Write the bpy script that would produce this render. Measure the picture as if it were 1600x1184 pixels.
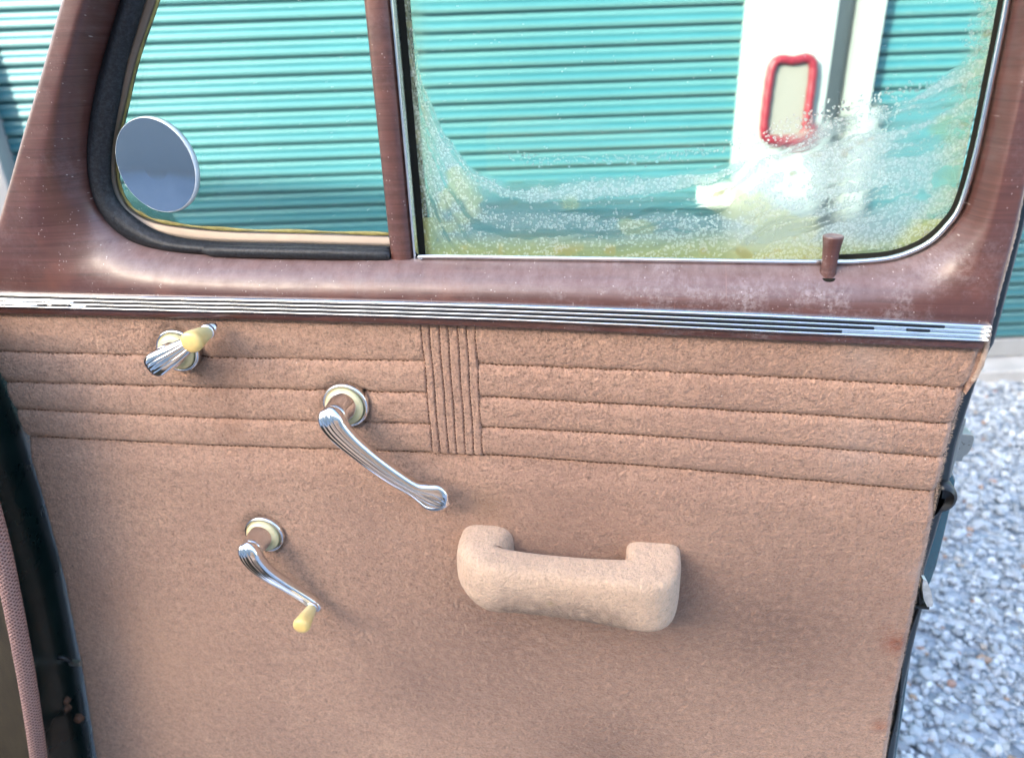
import bpy, math, random
import numpy as np
from mathutils import Vector, Matrix

random.seed(7); RNG = np.random.default_rng(11)
for o in list(bpy.data.objects): bpy.data.objects.remove(o)
SC = bpy.context.scene
COL = SC.collection
rad = math.radians

# ------------------------------------------------------------------ camera
cam = bpy.data.cameras.new('camera'); camo = bpy.data.objects.new('camera', cam); COL.objects.link(camo)
PITCH, ROLL, CAMZ = rad(24.5), math.atan(.035), 1.27
F = Vector((0, math.cos(PITCH), -math.sin(PITCH)))
R0 = Vector((1, 0, 0)); U0 = R0.cross(F)
Rv = R0*math.cos(ROLL) - U0*math.sin(ROLL); Uv = U0*math.cos(ROLL) + R0*math.sin(ROLL)
M = Matrix((Rv, Uv, -F)).transposed().to_4x4(); M.translation = (0, 0, CAMZ)
camo.matrix_world = M
cam.sensor_width = 36; cam.sensor_fit = 'HORIZONTAL'; cam.lens = 1110/1600*36
cam.clip_start = .02; cam.clip_end = 500
cam.dof.use_dof = True; cam.dof.focus_distance = .66; cam.dof.aperture_fstop = 4.8
SC.camera = camo

# ------------------------------------------------------------------ light
SUN_EL, SUN_AZ = rad(21), rad(46)          # the sun stands behind the camera, to the left
TOSUN = Vector((-math.sin(SUN_AZ)*math.cos(SUN_EL), -math.cos(SUN_AZ)*math.cos(SUN_EL), math.sin(SUN_EL)))
W = bpy.data.worlds.new('World'); SC.world = W; W.use_nodes = True
wn = W.node_tree.nodes; wl = W.node_tree.links; wn.clear()
sky = wn.new('ShaderNodeTexSky'); sky.sky_type = 'NISHITA'; sky.sun_disc = False
sky.sun_elevation = SUN_EL; sky.sun_rotation = math.atan2(TOSUN.x, TOSUN.y)
sky.altitude = 100; sky.air_density = 1.0; sky.dust_density = 3.2; sky.ozone_density = 1.0
bg = wn.new('ShaderNodeBackground'); bg.inputs[1].default_value = .15
wo = wn.new('ShaderNodeOutputWorld'); wl.new(sky.outputs[0], bg.inputs[0]); wl.new(bg.outputs[0], wo.inputs[0])
sl = bpy.data.lights.new('sun', 'SUN'); sl.energy = 2.0; sl.angle = rad(.53); sl.color = (1, .93, .82)
so = bpy.data.objects.new('sun', sl); COL.objects.link(so)
so.rotation_euler = (-TOSUN).to_track_quat('-Z', 'Y').to_euler(); so.location = (-6, -6, 8)
vs = SC.view_settings; vs.view_transform = 'Standard'; vs.look = 'None'; vs.gamma = 1; vs.use_curve_mapping = False
vs.exposure = 3.05
SC.render.engine = 'CYCLES'
SC.cycles.use_denoising = True
SC.cycles.max_bounces = 10; SC.cycles.transparent_max_bounces = 16
SC.cycles.caustics_reflective = False; SC.cycles.caustics_refractive = False
SC.cycles.sample_clamp_indirect = 8

# ------------------------------------------------------------------ node helpers
class NT:
    def __init__(s, name):
        s.m = bpy.data.materials.new(name); s.m.use_nodes = True
        s.n = s.m.node_tree.nodes; s.l = s.m.node_tree.links; s.n.clear()
        s.out = s.n.new('ShaderNodeOutputMaterial')
    def node(s, t, ins=None, **kw):
        d = s.n.new(t)
        for k, v in kw.items(): setattr(d, k, v)
        if ins:
            for k, v in ins.items(): s.put(d.inputs[k], v)
        return d
    def put(s, sock, v):
        if isinstance(v, bpy.types.NodeSocket): s.l.new(v, sock)
        elif isinstance(v, (tuple, list)) and len(v) == 3 and sock.type == 'RGBA': sock.default_value = (*v, 1)
        else: sock.default_value = v
    def coord(s): return s.node('ShaderNodeTexCoord').outputs['Object']
    def map(s, vec, scale=(1, 1, 1), loc=(0, 0, 0), rot=(0, 0, 0)):
        return s.node('ShaderNodeMapping', {0: vec, 1: loc, 2: rot, 3: scale}).outputs[0]
    def noise(s, vec, scale, detail=2, rough=.5, dist=0):
        return s.node('ShaderNodeTexNoise', {'Vector': vec, 'Scale': scale, 'Detail': detail, 'Roughness': rough, 'Distortion': dist}).outputs[0]
    def voro(s, vec, scale, feature='F1', rnd=1.0, out=0):
        return s.node('ShaderNodeTexVoronoi', {'Vector': vec, 'Scale': scale, 'Randomness': rnd}, feature=feature).outputs[out]
    def ramp(s, fac, *stops, interp='LINEAR'):
        d = s.node('ShaderNodeValToRGB', {0: fac}); cr = d.color_ramp; cr.interpolation = interp
        while len(cr.elements) < len(stops): cr.elements.new(.5)
        for e, (p, c) in zip(cr.elements, stops):
            e.position = p; e.color = (c, c, c, 1) if isinstance(c, (int, float)) else (*c, 1)
        return d.outputs[0]
    def mix(s, fac, a, b, mode='MIX'):
        d = s.node('ShaderNodeMix', data_type='RGBA', blend_type=mode)
        s.put(d.inputs[0], fac); s.put(d.inputs[6], a); s.put(d.inputs[7], b); return d.outputs[2]
    def math(s, op, a, b=0.0, c=0.0, clamp=False):
        d = s.node('ShaderNodeMath', {0: a, 1: b, 2: c}, operation=op, use_clamp=clamp); return d.outputs[0]
    def vmath(s, op, a, b): return s.node('ShaderNodeVectorMath', {0: a, 1: b}, operation=op)
    def attr(s, name, out='Fac'): return s.node('ShaderNodeAttribute', attribute_name=name).outputs[out]
    def bump(s, h, strength=.5, dist=.001, normal=None):
        i = {'Height': h, 'Strength': strength, 'Distance': dist}
        if normal is not None: i['Normal'] = normal
        return s.node('ShaderNodeBump', i).outputs[0]
    def spot(s, vec, u, w, r):
        d = s.vmath('DISTANCE', vec, (u, w, 0)).outputs['Value']
        return s.node('ShaderNodeMapRange', {0: d, 1: 0.0, 2: r, 3: 1.0, 4: 0.0}).outputs[0]
    def principled(s, **ins):
        ks = {k.replace('_', ' '): v for k, v in ins.items()}
        p = s.node('ShaderNodeBsdfPrincipled', ks); s.l.new(p.outputs[0], s.out.inputs[0]); return p

def flat2(t, c):   # coordinates on the door face (u, w), depth dropped
    return t.map(c, (1, 1, 0))

MAT = {}
def m_fabric(name, ca, cb, stains_and_shade=(), flat=True, lo=.36, mid_=.80):
    t = NT(name); c = t.coord(); c2 = flat2(t, c); cs = c2
    if not flat: c2 = c
    big = t.noise(c2, 3.6, 5, .65)
    mid = t.noise(c2, 42, 4, .65)
    gr = t.noise(c2, 380, 3, .75)
    col = t.mix(t.ramp(big, (.3, 0.0), (.72, 1.0)), ca, cb)
    col = t.mix(t.ramp(mid, (.25, .0), (.8, .42)), col, (cb[0]*.72, cb[1]*.66, cb[2]*.66))
    col = t.mix(t.ramp(gr, (.30, .62), (.5, 1.0), (.70, 1.45)), (0, 0, 0), col, 'MULTIPLY') if False else t.mix(1.0, col, t.ramp(t.math('ADD', t.math('MULTIPLY', gr, .62), t.math('MULTIPLY', t.noise(c2, 130, 3, .7), .38)), (.36, lo), (.50, mid_), (.62, 1.0)), 'MULTIPLY')
    fib = t.noise(t.map(c2, (1, .35, 1), rot=(0, 0, .6)), 900, 2, .6)
    col = t.mix(t.ramp(fib, (.60, .0), (.74, .45)), col, (.72, .55, .44))
    for (u, w, r, sc, a) in stains_and_shade:
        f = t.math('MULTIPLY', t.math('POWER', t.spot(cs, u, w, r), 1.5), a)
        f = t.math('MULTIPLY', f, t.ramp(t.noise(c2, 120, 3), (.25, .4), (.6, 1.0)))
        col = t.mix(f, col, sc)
    lint = t.math('MULTIPLY', t.ramp(t.voro(c2, 48), (.0, 1.0), (.022, .9), (.035, 0.0)), t.ramp(t.noise(c2, 21, 2), (.52, 0.0), (.60, .8)))
    col = t.mix(lint, col, (.85, .76, .66))
    h = t.math('ADD', t.math('MULTIPLY', gr, .8), t.math('ADD', t.math('MULTIPLY', t.noise(c2, 1400, 2), .35), t.math('MULTIPLY', t.noise(c2, 150, 3, .7), 1.6)))
    nb = t.bump(h, 1.0, .0026)
    t.principled(Base_Color=col, Roughness=.95, Normal=nb, Specular_IOR_Level=.12, Sheen_Weight=.35, Sheen_Roughness=.5, Sheen_Tint=(1, .86, .76))
    return t.m
RUST = (.30, .065, .020)
stains_and_shade = [(.3800, -.3307, .022, RUST, 1.5), (.3814, -.3307, .005, (.05, .012, .008), 1), (.3850, -.4461, .014, RUST, 1.2), (.3826, -.3787, .008, RUST, .5),
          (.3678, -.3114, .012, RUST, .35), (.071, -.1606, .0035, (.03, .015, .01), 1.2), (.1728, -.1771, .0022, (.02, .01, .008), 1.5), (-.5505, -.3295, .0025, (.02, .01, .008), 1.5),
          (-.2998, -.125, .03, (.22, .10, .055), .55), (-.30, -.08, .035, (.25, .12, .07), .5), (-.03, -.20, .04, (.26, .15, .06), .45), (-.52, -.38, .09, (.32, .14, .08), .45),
          (.3825, -.2418, .02, (.55, .42, .36), .5), (.16, -.26, .04, (.20, .10, .06), .35), (.30, -.02, .035, (.48, .38, .32), .45), (.10, -.54, .20, (.22, .12, .08), 1.0), (.27, -.33, .26, (.21, .120, .085), 1.1), (-.02, -.36, .24, (.24, .135, .095), 1.1), (.12, -.30, .16, (.24, .135, .095), .9), (-.33, -.20, .12, (.36, .20, .14), .35), (.05, -.20, .14, (.26, .15, .11), .6), (.20, -.10, .16, (.32, .19, .14), .5), (-.16, -.22, .10, (.33, .19, .135), .5), (-.12, -.46, .16, (.25, .14, .10), .8), (-.46, -.47, .20, (.62, .36, .22), .45), (.31, -.115, .05, (.42, .33, .28), .35), (-.29, -.045, .04, (.30, .14, .08), .5), (-.545, -.03, .05, (.36, .17, .09), .45)]  # broad spots paint shade right and centre, light lower left; small ones are stains
MAT['fabric'] = m_fabric('door_velour', (.74, .450, .300), (.53, .308, .210), stains_and_shade)
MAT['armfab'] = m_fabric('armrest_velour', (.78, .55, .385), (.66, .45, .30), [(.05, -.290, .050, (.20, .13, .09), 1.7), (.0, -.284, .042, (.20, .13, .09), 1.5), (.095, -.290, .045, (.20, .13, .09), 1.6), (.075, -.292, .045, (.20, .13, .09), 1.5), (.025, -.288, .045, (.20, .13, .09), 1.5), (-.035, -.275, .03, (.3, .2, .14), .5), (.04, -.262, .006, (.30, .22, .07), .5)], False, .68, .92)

t = NT('wood_grain_paint'); c = t.coord(); c2 = flat2(t, c)
g1 = t.noise(t.map(c2, (6, 220, 1)), 1, 4, .6, .4)
g2 = t.noise(t.map(c2, (18, 700, 1)), 1, 3, .6)
col = t.mix(t.ramp(g1, (.3, 0.0), (.7, 1.0)), (.074, .026, .019), (.128, .050, .039))
col = t.mix(t.ramp(g2, (.55, 0.0), (.75, .7)), col, (.045, .016, .014))
wear = t.noise(c2, 26, 5, .7)
chalk_or_light = t.math('MULTIPLY', t.ramp(wear, (.46, 0.0), (.64, .75)), t.ramp(t.noise(c2, 260, 4, .75), (.40, 0.0), (.62, 1.0)))
zone = t.math('MULTIPLY', t.spot(t.map(c2, (.45, 1, 0)), .095, .036, .10), 1.5, clamp=True)
col = t.mix(t.math('MULTIPLY', chalk_or_light, t.math('ADD', t.math('MULTIPLY', zone, .75), .16)), col, (.36, .30, .29))
orange = t.math('MULTIPLY', t.ramp(t.noise(c2, 14, 3, .6), (.55, 0.0), (.75, .6)), .8)
col = t.mix(orange, col, (.24, .085, .05))
scr = t.noise(t.map(c2, (260, 9, 1), rot=(0, 0, .35)), 1, 2, .5)
col = t.mix(t.math('MULTIPLY', t.ramp(scr, (.70, 0.0), (.76, .6)), t.ramp(t.noise(c2, 9), (.45, 0.0), (.6, 1.0))), col, (.34, .17, .12))
up = t.node('ShaderNodeSeparateXYZ', {0: t.node('ShaderNodeNewGeometry').outputs['Normal']}).outputs[2]
settled = t.math('MULTIPLY', t.ramp(up, (.25, 0.0), (.85, .55)), t.ramp(t.noise(c2, 90, 5, .75), (.30, .35), (.65, 1.0)))
col = t.mix(settled, col, (.34, .255, .245))      # dust lying on the ledge
dust = t.voro(c2, 260, 'F1'); dsel = t.noise(c2, 75, 2)
dm = t.math('MULTIPLY', t.ramp(dust, (.0, 1.0), (.12, .6), (.16, 0.0)), t.ramp(dsel, (.52, 0.0), (.58, .75)))
col = t.mix(dm, col, (.55, .48, .44))
rgh = t.math('ADD', .30, t.math('MULTIPLY', t.ramp(t.noise(c2, 55, 4, .7), (.3, 0.0), (.7, 1.0)), .22))
nb = t.bump(t.math('ADD', t.math('MULTIPLY', g1, .4), t.noise(c2, 420, 3, .7)), .16, .0008)
t.principled(Base_Color=col, Roughness=rgh, Normal=nb, Specular_IOR_Level=.6, Coat_Weight=.25, Coat_Roughness=.22)
MAT['wood'] = t.m

def m_chrome(name, col=(.82, .82, .83), r=.07, spots=.35):
    t = NT(name); c = t.coord()
    n = t.noise(c, 260, 4, .7)
    b = t.mix(t.ramp(n, (.60, 0.0), (.72, spots)), col, (.16, .13, .11))
    t.principled(Base_Color=b, Metallic=1.0, Roughness=t.math('ADD', r, t.math('MULTIPLY', t.noise(c, 60, 3), .10)), Normal=t.bump(t.noise(c, 90, 2), .05, .0006))
    return t.m
MAT['chrome'] = m_chrome('polished_chrome')
MAT['alu'] = m_chrome('bright_trim', (.86, .87, .88), .09, .15)
MAT['steel'] = m_chrome('worn_latch_steel', (.50, .47, .41), .38, .8)
MAT['ventmetal'] = m_chrome('dull_window_channel', (.24, .20, .165), .5, .6)

def m_plain(name, col, rough=.5, spec=.5, bumps=0, bscale=300, var=.25, vscale=40, coat=0, metallic=0):
    t = NT(name); c = t.coord()
    n = t.noise(c, vscale, 4, .6)
    k = (1-var)
    b = t.mix(t.ramp(n, (.3, 0.0), (.7, 1.0)), tuple(x*k for x in col), col)
    i = dict(Base_Color=b, Roughness=t.math('ADD', rough, t.math('MULTIPLY', t.math('SUBTRACT', n, .5), .2)), Specular_IOR_Level=spec, Coat_Weight=coat, Coat_Roughness=.1, Metallic=metallic)
    if bumps: i['Normal'] = t.bump(t.noise(c, bscale, 3, .6), bumps, .001)
    t.principled(**i); return t.m
MAT['groove'] = m_plain('black_groove_enamel', (.008, .008, .009), .35)
MAT['darkgreen'] = m_plain('dark_green_body_paint', (.006, .016, .015), .28, .5, .1, 120, .4, 14, .5)
MAT['blackedge'] = m_plain('black_green_door_edge', (.010, .015, .017), .30, .5, .15, 200, .5, 60, .3)
MAT['tealskin'] = m_plain('teal_outer_skin', (.010, .075, .095), .22, .5, 0, 100, .3, 30, .6)
MAT['rubber'] = m_plain('black_bump_rubber', (.012, .013, .014), .38, .45, .1, 200, .4, 60)
MAT['carpet'] = m_plain('brown_kick_panel', (.045, .035, .022), .9, .1, .6, 500, .4, 30)
MAT['gapdark'] = m_plain('dark_window_felt', (.018, .017, .013), .9, .1, .4, 700)
MAT['oldyellow'] = m_plain('yellowed_glass_edge', (.42, .36, .12), .35, .4, .1, 200, .5, 90)
MAT['wedgesteel'] = m_plain('bright_worn_wedge', (.72, .71, .68), .35, .5, .3, 200, .4, 120, 0, .5)
MAT['rustbolt'] = m_plain('rusty_bolt', (.10, .05, .03), .7, .3, .4, 300)
MAT['thread'] = m_plain('dark_stitch_thread', (.14, .07, .038), .9, .1)
MAT['fringe'] = m_plain('pale_cut_lining', (.58, .43, .33), .95, .1, .8, 900, .3, 200)

t = NT('cracked_black_rubber'); c = t.coord()
cr = t.voro(c, 190, 'DISTANCE_TO_EDGE'); sel = t.noise(c, 60, 3)
cr2 = t.noise(c, 330, 3, .7)
crk = t.math('ADD', t.ramp(cr, (.0, 0.0), (.035, 1.0)), t.ramp(sel, (.42, 0.0), (.55, 1.0)), clamp=True)
hgt = t.math('ADD', crk, t.math('MULTIPLY', cr2, .5))
t.principled(Base_Color=t.mix(crk, (.003, .003, .003), t.mix(t.ramp(cr2, (.4, 0.0), (.7, 1.0)), (.009, .010, .012), (.030, .034, .040))), Roughness=.5, Normal=t.bump(hgt, .5, .001), Specular_IOR_Level=.4)
MAT['cracked'] = t.m

t = NT('ivory_plastic'); c = t.coord()
tip = t.attr('tip')
col = t.mix(tip, (.80, .71, .40), (.84, .60, .22))
col = t.mix(t.ramp(t.noise(c, 160, 3), (.45, 0.0), (.75, .35)), col, (.55, .38, .14))
t.principled(Base_Color=col, Roughness=.28, Specular_IOR_Level=.5, Subsurface_Weight=.25, Subsurface_Radius=(.004, .003, .001), Subsurface_Scale=1.0, Coat_Weight=.2)
MAT['ivory'] = t.m

t = NT('braided_windlace'); c = t.coord()
chk = t.voro(t.map(t.node('ShaderNodeUVMap').outputs[0], (1, 1, 1)), 1.0, 'F1', .15)
t.principled(Base_Color=t.mix(t.ramp(chk, (.18, 0.0), (.42, 1.0)), (.10, .045, .04), (.40, .25, .215)), Roughness=.9, Specular_IOR_Level=.15, Normal=t.bump(chk, .8, .002))
MAT['windlace'] = t.m

# ---- glass
def m_glass(name, tint, hazy):
    t = NT(name); c = t.coord(); c2 = flat2(t, c)
    clear = t.node('ShaderNodeBsdfTransparent', {0: tint})
    fres = t.node('ShaderNodeFresnel', {0: 1.5})
    gl = t.node('ShaderNodeBsdfGlossy', {0: (1, 1, 1), 'Roughness': .01})
    s = t.node('ShaderNodeMixShader', {0: t.math('MULTIPLY', fres.outputs[0], .9), 1: clear.outputs[0], 2: gl.outputs[0]}).outputs[0]
    # specks of dust on the pane
    sp = t.math('MULTIPLY', t.ramp(t.voro(c2, 190), (.0, 1.0), (.07, .8), (.10, 0.0)), t.ramp(t.noise(c2, 60, 2), (.50, 0.0), (.56, .6)))
    dif = t.node('ShaderNodeBsdfDiffuse', {0: (.85, .88, .88)}); trl = t.node('ShaderNodeBsdfTranslucent', {0: (.85, .88, .88)})
    both = t.node('ShaderNodeMixShader', {0: .5, 1: dif.outputs[0], 2: trl.outputs[0]}).outputs[0]
    s = t.node('ShaderNodeMixShader', {0: sp, 1: s, 2: both}).outputs[0]
    if hazy:
        film = t.attr('film'); bub = t.attr('bubble'); yel = t.attr('yellow'); stk = t.attr('stain')
        warp = t.node('ShaderNodeVectorMath', {0: c2, 1: t.node('ShaderNodeVectorMath', {0: t.node('ShaderNodeTexNoise', {'Vector': c2, 'Scale': 90.0}).outputs[1], 'Scale': .006}, operation='SCALE').outputs[0]}, operation='ADD').outputs[0]
        v1 = t.voro(warp, 400, 'F1'); vc = t.voro(warp, 400, 'F1', out=1)
        pick = t.node('ShaderNodeSeparateColor', {0: vc}).outputs[0]
        inside = t.ramp(v1, (.30, 1.0), (.46, 0.0))
        rim = t.ramp(v1, (.10, .0), (.30, 1.0), (.42, .8), (.60, 0.0))
        on = t.math('GREATER_THAN', bub, pick)
        vb = t.voro(warp, 85, 'DISTANCE_TO_EDGE'); 
        worm = t.ramp(vb, (.0, 1.0), (.018, .7), (.032, 0.0))
        rimm = t.math('MULTIPLY', on, rim); insm = t.math('MULTIPLY', on, inside)
        wormm = t.math('MULTIPLY', worm, t.math('MULTIPLY', film, t.ramp(t.noise(c2, 32, 3), (.50, 0.0), (.62, 1.0))))
        h = t.math('ADD', t.math('MULTIPLY', insm, 1.0), t.math('ADD', t.math('MULTIPLY', wormm, .8), t.math('MULTIPLY', t.math('MULTIPLY', film, t.noise(c2, 480, 4, .75)), .7)))
        nb = t.bump(h, .8, .0018)
        tone = t.mix(yel, (.74, .92, .90), (.86, .82, .20))
        tone = t.mix(stk, tone, (.40, .32, .10))
        tone = t.mix(t.math('MULTIPLY', rimm, .5), tone, (.96, 1, 1))  # bubble rims whitened in colour for the bright surroundings they reflect
        refr = t.node('ShaderNodeBsdfRefraction', {0: t.mix(.35, tone, (.95, 1, 1)), 'Roughness': .14, 'IOR': 1.05, 'Normal': nb})
        d2 = t.node('ShaderNodeBsdfDiffuse', {0: tone}); t2 = t.node('ShaderNodeBsdfTranslucent', {0: tone})
        g2 = t.node('ShaderNodeBsdfGlossy', {0: (1, 1, 1), 'Roughness': .18, 'Normal': nb})
        milk = t.node('ShaderNodeMixShader', {0: .55, 1: d2.outputs[0], 2: t2.outputs[0]}).outputs[0]
        f2 = t.node('ShaderNodeFresnel', {0: 1.5, 'Normal': nb}).outputs[0]
        fac = t.math('ADD', t.math('MULTIPLY', film, .42), t.math('ADD', t.math('MULTIPLY', rimm, .36), t.math('MULTIPLY', wormm, .35)))
        fac = t.math('ADD', fac, t.math('ADD', t.math('MULTIPLY', stk, .7), t.math('MULTIPLY', yel, .42)), clamp=True)
        body = t.node('ShaderNodeMixShader', {0: fac, 1: refr.outputs[0], 2: milk}).outputs[0]
        body = t.node('ShaderNodeMixShader', {0: t.math('MULTIPLY', f2, .6), 1: body, 2: g2.outputs[0]}).outputs[0]
        cover = t.math('MAXIMUM', t.math('MAXIMUM', t.ramp(film, (.02, 0.0), (.25, 1.0)), t.math('MAXIMUM', insm, rimm)), t.math('MAXIMUM', yel, stk), clamp=True)
        s = t.node('ShaderNodeMixShader', {0: cover, 1: s, 2: body}).outputs[0]
    t.l.new(s, t.out.inputs[0]); return t.m
MAT['glass'] = m_glass('laminated_window_glass', (.84, .955, .93), True)
MAT['ventglass'] = m_glass('vent_window_glass', (.84, .96, .94), False)
t = NT('mirror_silver'); c = t.coord()
t.principled(Base_Color=t.mix(t.ramp(t.noise(c, 500, 4, .8), (.62, 0.0), (.75, .4)), (.62, .64, .67), (.7, .7, .7)), Metallic=1.0, Roughness=.06)
MAT['mirror'] = t.m
MAT['mirroredge'] = m_plain('bevelled_mirror_edge', (.80, .86, .88), .2, .6)

# ---- the yard
t = NT('teal_roller_paint'); c = t.coord()
n = t.noise(t.map(c, (1.5, 8, 8)), 1.6, 4, .6)
col = t.mix(t.ramp(n, (.3, 0.0), (.7, 1.0)), (.022, .122, .148), (.034, .150, .176))
zz = t.math('DIVIDE', t.node('ShaderNodeSeparateXYZ', {0: c}).outputs[2], .06)
chalk_or_light = t.ramp(zz, (.04, 0.0), (.12, .8), (.30, .7), (.42, .05), (.60, .0), (.72, .55), (.90, .75), (.97, 0.0))      # sunlight painted in as pale bands on each slat's crests
chalk_or_light = t.math('MULTIPLY', chalk_or_light, t.ramp(t.noise(t.map(c, (.8, 1, 30)), 1.5, 3), (.3, .45), (.7, 1.0)))
col = t.mix(chalk_or_light, col, (.100, .175, .158))
col = t.mix(t.ramp(t.noise(c, 14, 4, .7), (.62, 0.0), (.8, .2)), col, (.22, .25, .24))
t.principled(Base_Color=col, Roughness=.46, Specular_IOR_Level=.4, Normal=t.bump(t.noise(c, 5, 2), .12, .01))
MAT['teal'] = t.m
def m_white(name, col):
    t = NT(name); c = t.coord()
    n = t.noise(t.map(c, (8, 8, 1.4)), 1.5, 5, .65)
    b = t.mix(t.ramp(n, (.45, 0.0), (.75, .4)), col, (col[0]*.72, col[1]*.70, col[2]*.64))
    t.principled(Base_Color=b, Roughness=.5, Normal=t.bump(t.noise(c, 60, 3), .12, .003)); return t.m
MAT['white'] = m_white('white_steel_post', (.31, .31, .30))
MAT['latchwhite'] = m_white('white_latch_enamel', (.82, .82, .80))
MAT['greymetal'] = m_white('grey_metal_and_recess_shade', (.22, .24, .25))
MAT['shadegrey'] = m_white('recess_shade_grey', (.07, .075, .08))
MAT['cream'] = m_white('cream_plastic_plate', (.22, .19, .165))
MAT['red'] = m_plain('red_rope_tube', (.22, .007, .018), .45, .5, .5, 240, .35, 60)
MAT['concrete'] = m_plain('pale_concrete', (.50, .48, .45), .9, .2, .6, 60, .3, 6)

t = NT('gravel_stone'); c = t.coord()
tone = t.attr('tone')
col = t.ramp(tone, (.0, (.27, .29, .31)), (.30, (.40, .435, .465)), (.70, (.52, .55, .58)), (.90, (.62, .65, .68)), (.925, (.72, .73, .71)), (.965, (.70, .70, .67)), (.975, (.42, .31, .22)), (1.0, (.44, .27, .21)))
col = t.mix(t.ramp(t.noise(c, 160, 4, .7), (.35, 0.0), (.7, .5)), col, t.mix(.3, col, (.18, .20, .23)))
t.principled(Base_Color=col, Roughness=.8, Specular_IOR_Level=.3, Normal=t.bump(t.noise(c, 300, 3), .4, .002))
MAT['stone'] = t.m
t = NT('gravel_ground'); c = t.coord()
v = t.voro(c, 38, 'F1'); vc = t.node('ShaderNodeSeparateColor', {0: t.voro(c, 38, 'F1', out=1)}).outputs[0]
col = t.ramp(vc, (.0, (.20, .23, .26)), (.5, (.36, .40, .45)), (.9, (.50, .54, .58)), (1.0, (.60, .60, .57)))
t.principled(Base_Color=col, Roughness=.9, Specular_IOR_Level=.2, Normal=t.bump(t.math('SUBTRACT', 1.0, v), 1.0, .02))
MAT['ground'] = t.m

# ------------------------------------------------------------------ mesh helpers
def obj(name, V, Fc, mat, parent=None, smooth=True, **props):
    me = bpy.data.meshes.new(name)
    me.from_pydata([tuple(map(float, v)) for v in V], [], Fc)
    if smooth: me.polygons.foreach_set('use_smooth', [True]*len(me.polygons))
    me.update()
    if mat: me.materials.append(MAT[mat])
    o = bpy.data.objects.new(name, me); COL.objects.link(o)
    if parent: o.parent = parent
    for k, v in props.items(): o[k] = v
    return o
def quick(name, V, Fq, mat, parent=None, **props):    # large numpy meshes, quads or tris
    me = bpy.data.meshes.new(name); k = Fq.shape[1]
    me.vertices.add(len(V)); me.vertices.foreach_set('co', np.asarray(V, np.float32).ravel())
    me.loops.add(Fq.size); me.loops.foreach_set('vertex_index', Fq.astype(np.int32).ravel())
    me.polygons.add(len(Fq)); me.polygons.foreach_set('loop_start', np.arange(0, Fq.size, k, dtype=np.int32))
    me.polygons.foreach_set('use_smooth', np.ones(len(Fq), bool))
    me.update(calc_edges=True); me.validate()
    me.materials.append(MAT[mat])
    o = bpy.data.objects.new(name, me); COL.objects.link(o)
    if parent: o.parent = parent
    for kk, v in props.items(): o[kk] = v
    return o
def empty(name, parent=None, **props):
    o = bpy.data.objects.new(name, None); COL.objects.link(o); o.empty_display_size = .05
    if parent: o.parent = parent
    for k, v in props.items(): o[k] = v
    return o
def fattr(o, name, vals):
    a = o.data.attributes.new(name, 'FLOAT', 'POINT'); a.data.foreach_set('value', np.asarray(vals, np.float32))
def gridfaces(nr, nc, close_c=False, close_r=False):
    f = []
    for i in range(nr if close_r else nr-1):
        for j in range(nc if close_c else nc-1):
            a, b = i*nc+j, i*nc+(j+1) % nc; i2 = (i+1) % nr
            f.append((a, b, i2*nc+(j+1) % nc, i2*nc+j))
    return f
def box(name, lo, hi, mat, parent=None, bevel=0.0, **props):
    x0, y0, z0 = lo; x1, y1, z1 = hi
    V = [(x, y, z) for z in (z0, z1) for y in (y0, y1) for x in (x0, x1)]
    Fc = [(0, 2, 3, 1), (4, 5, 7, 6), (0, 1, 5, 4), (2, 6, 7, 3), (0, 4, 6, 2), (1, 3, 7, 5)]
    o = obj(name, V, Fc, mat, parent, smooth=False, **props)
    if bevel:
        m = o.modifiers.new('bevel', 'BEVEL'); m.width = bevel; m.segments = 2; m.limit_method = 'NONE'
    return o
def cat(P, k=8, closed=False):     # Catmull-Rom through control points
    P = np.asarray(P, float); n = len(P); out = []
    for i in range(n if closed else n-1):
        if closed: p0, p1, p2, p3 = P[(i-1) % n], P[i], P[(i+1) % n], P[(i+2) % n]
        else: p0, p1, p2, p3 = P[max(i-1, 0)], P[i], P[i+1], P[min(i+2, n-1)]
        for j in range(k):
            s = j/k
            out.append(.5*((2*p1)+(-p0+p2)*s+(2*p0-5*p1+4*p2-p3)*s*s+(-p0+3*p1-3*p2+p3)*s**3))
    if not closed: out.append(P[-1])
    return np.array(out)
def lathe(name, prof, centre, mat, parent, seg=40, axis='n', ripple=None):
    # prof: list of (radius, height) along the axis; axis n = out of the door, w = upright
    V = []; cu, cw, cn = centre
    for (r, h) in prof:
        for j in range(seg):
            a = 2*math.pi*j/seg; rr = r*(1+(ripple*math.cos(a*14) if ripple else 0))
            if axis == 'n': V.append((cu+rr*math.cos(a), cw+rr*math.sin(a), cn+h))
            else: V.append((cu+rr*math.cos(a), cw+h, cn-rr*math.sin(a)))
    Fc = gridfaces(len(prof), seg, close_c=True)
    Fc.append(tuple(range(seg))[::-1]); Fc.append(tuple((len(prof)-1)*seg+j for j in range(seg)))
    return obj(name, V, Fc, mat, parent)
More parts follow.
